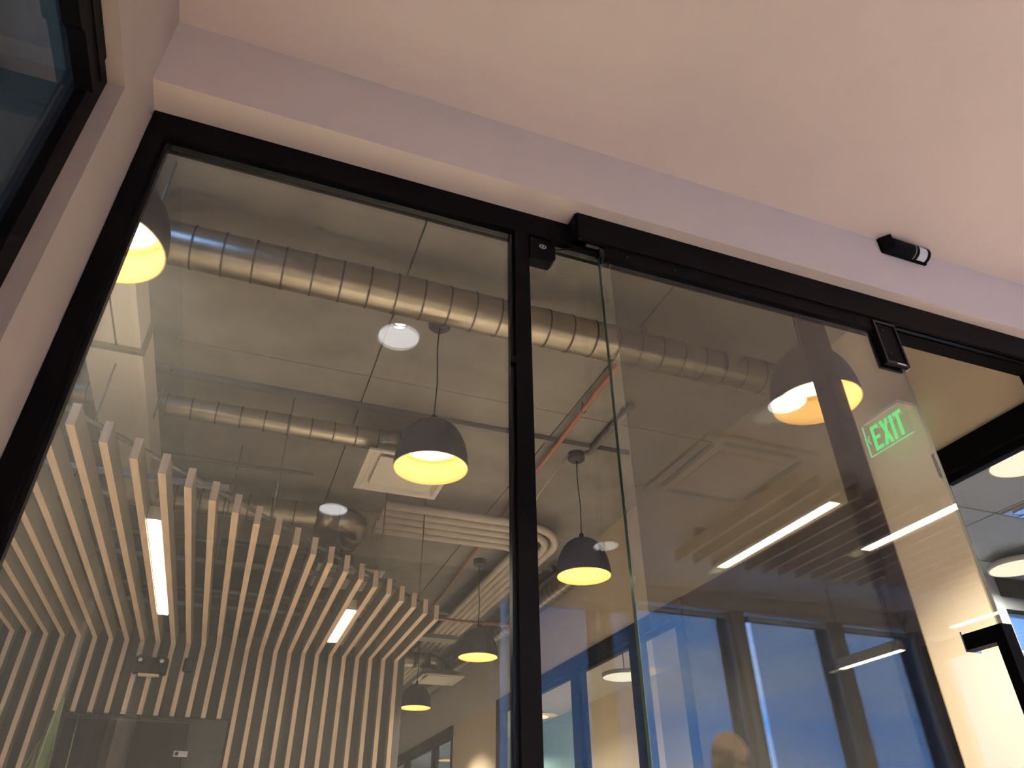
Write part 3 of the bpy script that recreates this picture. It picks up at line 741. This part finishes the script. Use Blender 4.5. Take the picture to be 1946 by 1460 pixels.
# ------------------------------------------------------------------ pendants
def pendant(c, label):
    t = thing('pendant_lamp', label, 'lamp', c, 'charcoal dome pendants with golden lining')
    R = 0.163; HT = 0.235
    prof = []
    for k in range(15):
        a = (k / 14) * math.pi / 2
        prof.append((max(0.012, R * math.cos(a) ** 0.78), HT * math.sin(a)))
    bm = B(); lathe(bm, prof, c, 40); M('shade', bm, 'shade', t)
    inner = [(max(0.0005, r - 0.004), max(0.0, h - 0.004)) for r, h in prof]
    bm = B(); lathe(bm, [(R, 0), (R - 0.003, -0.0015)] + inner[:9], c, 40); M('lining', bm, 'shadein', t)
    rz = inner[6]
    bm = B(); disc(bm, (c[0], c[1], c[2] + 0.105), 0.122, 36); M('diffuser', bm, 'lamp', t)
    bm = B(); lathe(bm, [(0.012, 0), (0.014, 0.03), (0.005, 0.04)], (c[0], c[1], c[2] + HT), 14); M('cord_grip', bm, 'black', t)
    bm = B(); tube(bm, [(c[0], c[1], c[2] + HT + 0.03), (c[0] + 0.006, c[1], c[2] + 0.45), (c[0] - 0.004, c[1], c[2] + 0.65), (c[0], c[1], ZDECK - 0.04)], 0.0035, 6); M('cord', bm, 'black', t)
    bm = B(); lathe(bm, [(0.0005, -0.055), (0.045, -0.055), (0.055, -0.045), (0.055, 0)], (c[0], c[1], ZDECK), 24); M('canopy', bm, 'shade', t)
    area('lamp_light', (c[0], c[1], c[2] + 0.012), 0.20, E_PENDANT, (1.0, 0.88, 0.72), t, 116)
    return t
first = pendant((0.65, 2.74, 1.45), 'dome pendant hanging alone in front of the square air diffuser')
for c, lb in (((-0.555, 1.74, 1.45), 'dome pendant close to the left frame, seen from underneath'),
              ((1.87, 3.78, 1.45), 'dome pendant just right of the tall black mullion'),
              ((1.88, 5.85, 1.45), 'dome pendant left of the mullion, larger of the far two'),
              ((1.93, 8.15, 1.45), 'smallest dome pendant, farthest down the corridor'),
              ((1.85, 10.2, 1.45), 'added unseen dome pendant behind the end of the slat wall'),  # unseen pendants added to brighten the corridor
              ((1.85, 12.3, 1.45), 'added unseen dome pendant by the corridor end wall'),
              ((1.88, 1.74, 1.45), 'dome pendant behind the sliding door, crossed by the dark post')):
    n = copy_tree(first); n.location = (c[0], c[1], c[2] + H); n['label'] = lb

# ------------------------------------------------------------------ snake plant
PL = thing('snake_plant', 'tall snake plant in a grey planter behind the left pane', 'plant', (-0.42, 2.35, FL))
bm = B(); 
for z0, z1, a, b in ((FL, -0.35, 0.15, 0.18),):
    vs = []
    for z, h in ((z0, a), (z1, b), (z1, b - 0.02), (z1 - 0.05, b - 0.02)):
        vs.append([bm.verts.new((-0.44 + sx * h, 2.4 + sy * h, z)) for sx, sy in ((-1, -1), (1, -1), (1, 1), (-1, 1))])
    for u, v in zip(vs, vs[1:]):
        for q_ in range(4): bm.faces.new((u[q_], u[(q_ + 1) % 4], v[(q_ + 1) % 4], v[q_]))
    bm.faces.new(vs[0][::-1])
M('planter', bm, 'pot', PL)
BX('soil', 'soil', (-0.598, -0.282, 2.242, 2.558, -0.46, -0.40), PL)
def leaf_blade(base, tip, wid, bend, tw):
    bm = B(); n = 14; rows = []
    b0, t0 = Vector(base), Vector(tip)
    for k in range(n + 1):
        s = k / n
        c = b0.lerp(t0, s) + Vector(bend) * math.sin(math.pi * s) * 0.5
        w = 0.62 * wid * (0.55 + 0.75 * s) * (1 - max(0, (s - 0.55) / 0.45) ** 2.2) + 0.001
        a = tw + 0.5 * s
        u = Vector((math.cos(a), math.sin(a), 0)); v = Vector((-math.sin(a), math.cos(a), 0))
        rows.append([bm.verts.new(c + u * w * f + v * (0.10 * w * (1 - abs(f)) * sg + 0.22 * w * f * f)) for f, sg in ((-1, 0), (-.8, -1), (0, -1), (.8, -1), (1, 0), (.8, 1), (0, 1), (-.8, 1))])
    for p_, q_ in zip(rows, rows[1:]):
        for i in range(8):
            f = bm.faces.new((p_[i], p_[(i + 1) % 8], q_[(i + 1) % 8], q_[i])); f.smooth = True
            f.material_index = 1 if i in (0, 3, 4, 7) else 0
    M('leaf', bm, ['leaf', 'leafedge'], PL)
for bs, tp, w, bd, tw in (((-0.42, 2.36, -0.42), (-0.398, 2.30, 0.42), 0.028, (0.02, 0, 0), 0.2),
                          ((-0.46, 2.38, -0.42), (-0.52, 2.30, 0.40), 0.026, (-0.05, 0, 0), 1.0),
                          ((-0.39, 2.40, -0.42), (-0.352, 2.32, 0.36), 0.022, (0.05, 0, 0), 1.3),
                          ((-0.45, 2.34, -0.42), (-0.412, 2.28, 0.29), 0.024, (-0.06, 0, 0), 0.7),
                          ((-0.49, 2.42, -0.42), (-0.56, 2.36, 0.36), 0.026, (0, 0.03, 0), 0.1),
                          ((-0.40, 2.44, -0.42), (-0.30, 2.40, 0.22), 0.020, (0.04, 0, 0), 1.8),
                          ((-0.43, 2.45, -0.42), (-0.45, 2.46, 0.28), 0.026, (0, 0.02, 0), 0.4)):
    leaf_blade(bs, tp, w, bd, tw)

# ------------------------------------------------------------------ lobby ceiling fittings (seen mirrored in the glass)
def downlight(c, label):
    t = thing('downlight', label, 'light', c, 'round white lobby downlights')
    bm = B(); lathe(bm, [(0.098, 0.0), (0.097, -0.004), (0.086, -0.004), (0.086, 0.0)], c, 32); M('trim', bm, 'white', t)
    bm = B(); lathe(bm, [(0.086, -0.002), (0.033, 0.070)], c, 32); M('reflector', bm, 'reflectorglow', t)  # cone glows by itself in place of catching the LED light
    bm = B(); lathe(bm, [(0.033, 0.070), (0.033, 0.078), (0.0005, 0.078)], c, 24); M('led_cup', bm, 'white', t)
    bm = B(); disc(bm, (c[0], c[1], c[2] + 0.071), 0.028, 20, thick=0.003); M('led', bm, 'lampled', t)
    area('lamp_light', (c[0], c[1], c[2] + 0.0695), 0.05, E_DOWN, (1.0, 0.86, 0.73), t, 76)
    return t
d0 = downlight((0.40, 0.38, ZC), 'downlight reflected above the nearest dome pendant')
for c, lb in (((0.41, -1.47, ZC), 'downlight reflected over the spiral duct elbow'), ((2.29, -1.46, ZC), 'downlight reflected right of the mullion by a pendant'),
              ((2.29, 0.38, ZC), 'downlight reflected beside the pendant at the dark post'), ((4.2, 0.38, ZC), 'lobby downlight out past the sliding door')):
    n = copy_tree(d0); n.location = (c[0], c[1], c[2] + H); n['label'] = lb

NS = thing('slat_canopy', 'row of oak ceiling slats in the lobby, mirrored in the sliding door', 'slat canopy', (3.8, -0.8, 1.73))
xx = 2.72
while xx < 5.3:
    BX('slat', 'slat', (xx - 0.014, xx + 0.014, -1.38, -0.12 + 0.0 * xx, 1.735, 1.815), NS)
    xx += 0.142
for y in (-0.4, -1.1): BX('cross_rail', 'steelpipe', (2.70, 5.30, y - 0.015, y + 0.015, 1.815, ZC - 0.001), NS)
linear_light(3.075, -1.38, -0.25, 1.738, 'linear light mirrored in the door left of the dark post', 'linear lights in the lobby slats', w=0.042)
linear_light(3.785, -0.78, 0.0, 1.738, 'linear light mirrored in the door right of the dark post', 'linear lights in the lobby slats', w=0.042)
def hung_linear(x, y0, y1, z, label):
    t = linear_light(x, y0, y1, z, label, 'hung linear lights in the lobby', w=0.028)
    for y in (y0 + 0.05, y1 - 0.05):
        bm = B(); tube(bm, [(x, y, z + 0.07), (x, y, ZC)], 0.003, 6); M('hanger', bm, 'steelpipe', t)
hung_linear(4.18, -1.66, -1.08, 1.20, 'thin hung linear light mirrored low in the door centre')
hung_linear(4.20, -0.68, -0.30, 1.245, 'thin hung linear light mirrored above the pull handle')
CA = thing('ceiling_vent', 'square air vent in the lobby ceiling, faintly mirrored in the door', 'air vent', (2.45, -0.35, ZC - 0.03))
BX('fascia', 'plaster', (2.08, 2.79, -0.67, 0.02, ZC - 0.022, ZC - 0.001), CA, 0.006)
BX('core', 'plaster', (2.22, 2.65, -0.54, -0.11, ZC - 0.032, ZC - 0.022), CA, 0.004)
for ext in ((2.13, 2.17, -0.58, -0.06), (2.70, 2.74, -0.58, -0.06), (2.20, 2.67, -0.64, -0.60), (2.20, 2.67, -0.05, -0.01)):
    BX('slot', 'greywall', (*ext, ZC - 0.026, ZC - 0.022), CA)

# ------------------------------------------------------------------ the bald man mirrored in the door
def person():
    px, py = 2.085, -0.27
    # skeleton (local, feet at z=0, facing +y)
    V = {'pel': (0, 0, .95, .15, .115), 'wai': (0, .0, 1.08, .15, .11), 'che': (0, .005, 1.28, .175, .12), 'sho': (0, -.01, 1.42, .12, .09), 'nec': (0, .0, 1.49, .058, .058), 'nk2': (0, .015, 1.57, .056, .058)}
    for s, n in ((-1, 'l'), (1, 'r')):
        V['hip' + n] = (s * .09, 0, .90, .10, .10); V['kne' + n] = (s * .10, .01, .50, .065, .065); V['ank' + n] = (s * .105, -.02, .09, .042, .045); V['toe' + n] = (s * .12, .14, .035, .04, .03)
        V['shl' + n] = (s * .185, -.01, 1.405, .062, .062); V['elb' + n] = (s * .235, -.02, 1.12, .045, .045); V['wri' + n] = (s * .245, .05, .88, .030, .026); V['plm' + n] = (s * .243, .075, .80, .040, .018)
    E_ = [('pel', 'wai'), ('wai', 'che'), ('che', 'sho'), ('sho', 'nec'), ('nec', 'nk2')]
    for n in 'lr':
        E_ += [('pel', 'hip' + n), ('hip' + n, 'kne' + n), ('kne' + n, 'ank' + n), ('ank' + n, 'toe' + n), ('sho', 'shl' + n), ('shl' + n, 'elb' + n), ('elb' + n, 'wri' + n), ('wri' + n, 'plm' + n)]
    keys = list(V); idx = {k: i for i, k in enumerate(keys)}
    me = bpy.data.meshes.new('skel'); me.from_pydata([V[k][:3] for k in keys], [(idx[a], idx[b]) for a, b in E_], [])
    ob = bpy.data.objects.new('skel', me); COL.objects.link(ob)
    ob.modifiers.new('s', 'SKIN'); sv = me.skin_vertices[0].data
    for i, k in enumerate(keys): sv[i].radius = (V[k][3], V[k][4])
    sv[0].use_root = True
    ob.modifiers.new('u', 'SUBSURF').levels = 2
    dg = bpy.context.evaluated_depsgraph_get()
    bodym = bpy.data.meshes.new_from_object(ob.evaluated_get(dg))
    bpy.data.objects.remove(ob)
    bm = B(); bm.from_mesh(bodym)
    def ell(c, r, seg=24, rot=None):
        mt = Matrix.Translation(c) @ (rot or Matrix()) @ Matrix.Diagonal((*r, 1))
        bmesh.ops.create_uvsphere(bm, u_segments=seg, v_segments=seg // 2, radius=1, matrix=mt)
    ell((0, .02, 1.685), (.071, .095, .098))          # skull
    ell((0, .045, 1.615), (.060, .070, .075))         # jaw
    ell((0, .118, 1.65), (.014, .020, .024), 12)      # nose
    ell((0, .108, 1.595), (.026, .012, .008), 12)     # lips
    ell((0, .100, 1.560), (.024, .020, .016), 12)     # chin
    ell((0, .098, 1.700), (.055, .016, .010), 12)     # brow
    for s in (-1, 1):
        ell((s * .076, .015, 1.645), (.011, .024, .034), 12)   # ear
        ell((s * .032, .103, 1.672), (.013, .010, .009), 12)   # eye
        # fingers
        for k, (dy, ln) in enumerate(((-.024, .070), (-.008, .082), (.008, .078), (.023, .062))):
            a = Vector((s * .243, .080 + dy, .785)); m_ = a + Vector((0, .010, -ln * .55)); b = a + Vector((-s * .006, .024, -ln))
            tube(bm, [a, m_, b], .009, 8, radii=[.0095, .009, .007])
        a = Vector((s * .240, .095, .83)); tube(bm, [a, a + Vector((-s * .01, .03, -.03)), a + Vector((-s * .012, .045, -.06))], .011, 8, radii=[.012, .0105, .008])
    me = bpy.data.meshes.new('body'); bm.to_mesh(me); bm.free()
    ob = bpy.data.objects.new('tmp', me); COL.objects.link(ob)
    md = ob.modifiers.new('r', 'REMESH'); md.mode = 'VOXEL'; md.voxel_size = 0.0075
    sm = ob.modifiers.new('sm', 'SMOOTH'); sm.iterations = 3; sm.factor = 0.5
    dg = bpy.context.evaluated_depsgraph_get()
    fin = bpy.data.meshes.new_from_object(ob.evaluated_get(dg)); bpy.data.objects.remove(ob)
    fin.name = 'body'; fin.materials.clear()
    for m in ('skin', 'shirt', 'trouser', 'shoe'): fin.materials.append(MT[m])
    for p in fin.polygons:
        c = p.center; p.use_smooth = True
        arm = abs(c.x) > 0.17 and c.z < 1.3
        if c.z > 1.485: i = 0
        elif arm and c.z < 0.90: i = 0
        elif c.z > 0.98 or arm: i = 1
        elif c.z > 0.10: i = 2
        else: i = 3
        p.material_index = i
    e = thing('person', 'bald person in a grey shirt standing, mirrored in the sliding door', 'person', (px, py, FL))
    e.scale = (0.975, 0.975, 0.982)
    ob = bpy.data.objects.new('body', fin); link(ob, e)
    # spectacles
    bm = B()
    for s in (-1, 1):
        lp = [(s * .033 + .024 * math.cos(a), .121, 1.668 + .018 * math.sin(a)) for a in [2 * math.pi * k / 16 for k in range(17)]]
        tube(bm, lp, .0018, 6, cap=False)
        tube(bm, [(s * .057, .119, 1.672), (s * .080, .09, 1.675), (s * .086, .01, 1.668)], .0018, 6)
    tube(bm, [(-.010, .122, 1.672), (.010, .122, 1.672)], .0018, 6)
    me = bpy.data.meshes.new('spectacles'); bm.to_mesh(me); bm.free(); me.materials.append(MT['silver'])
    ob = bpy.data.objects.new('spectacles', me); link(ob, e)
    return e
person()
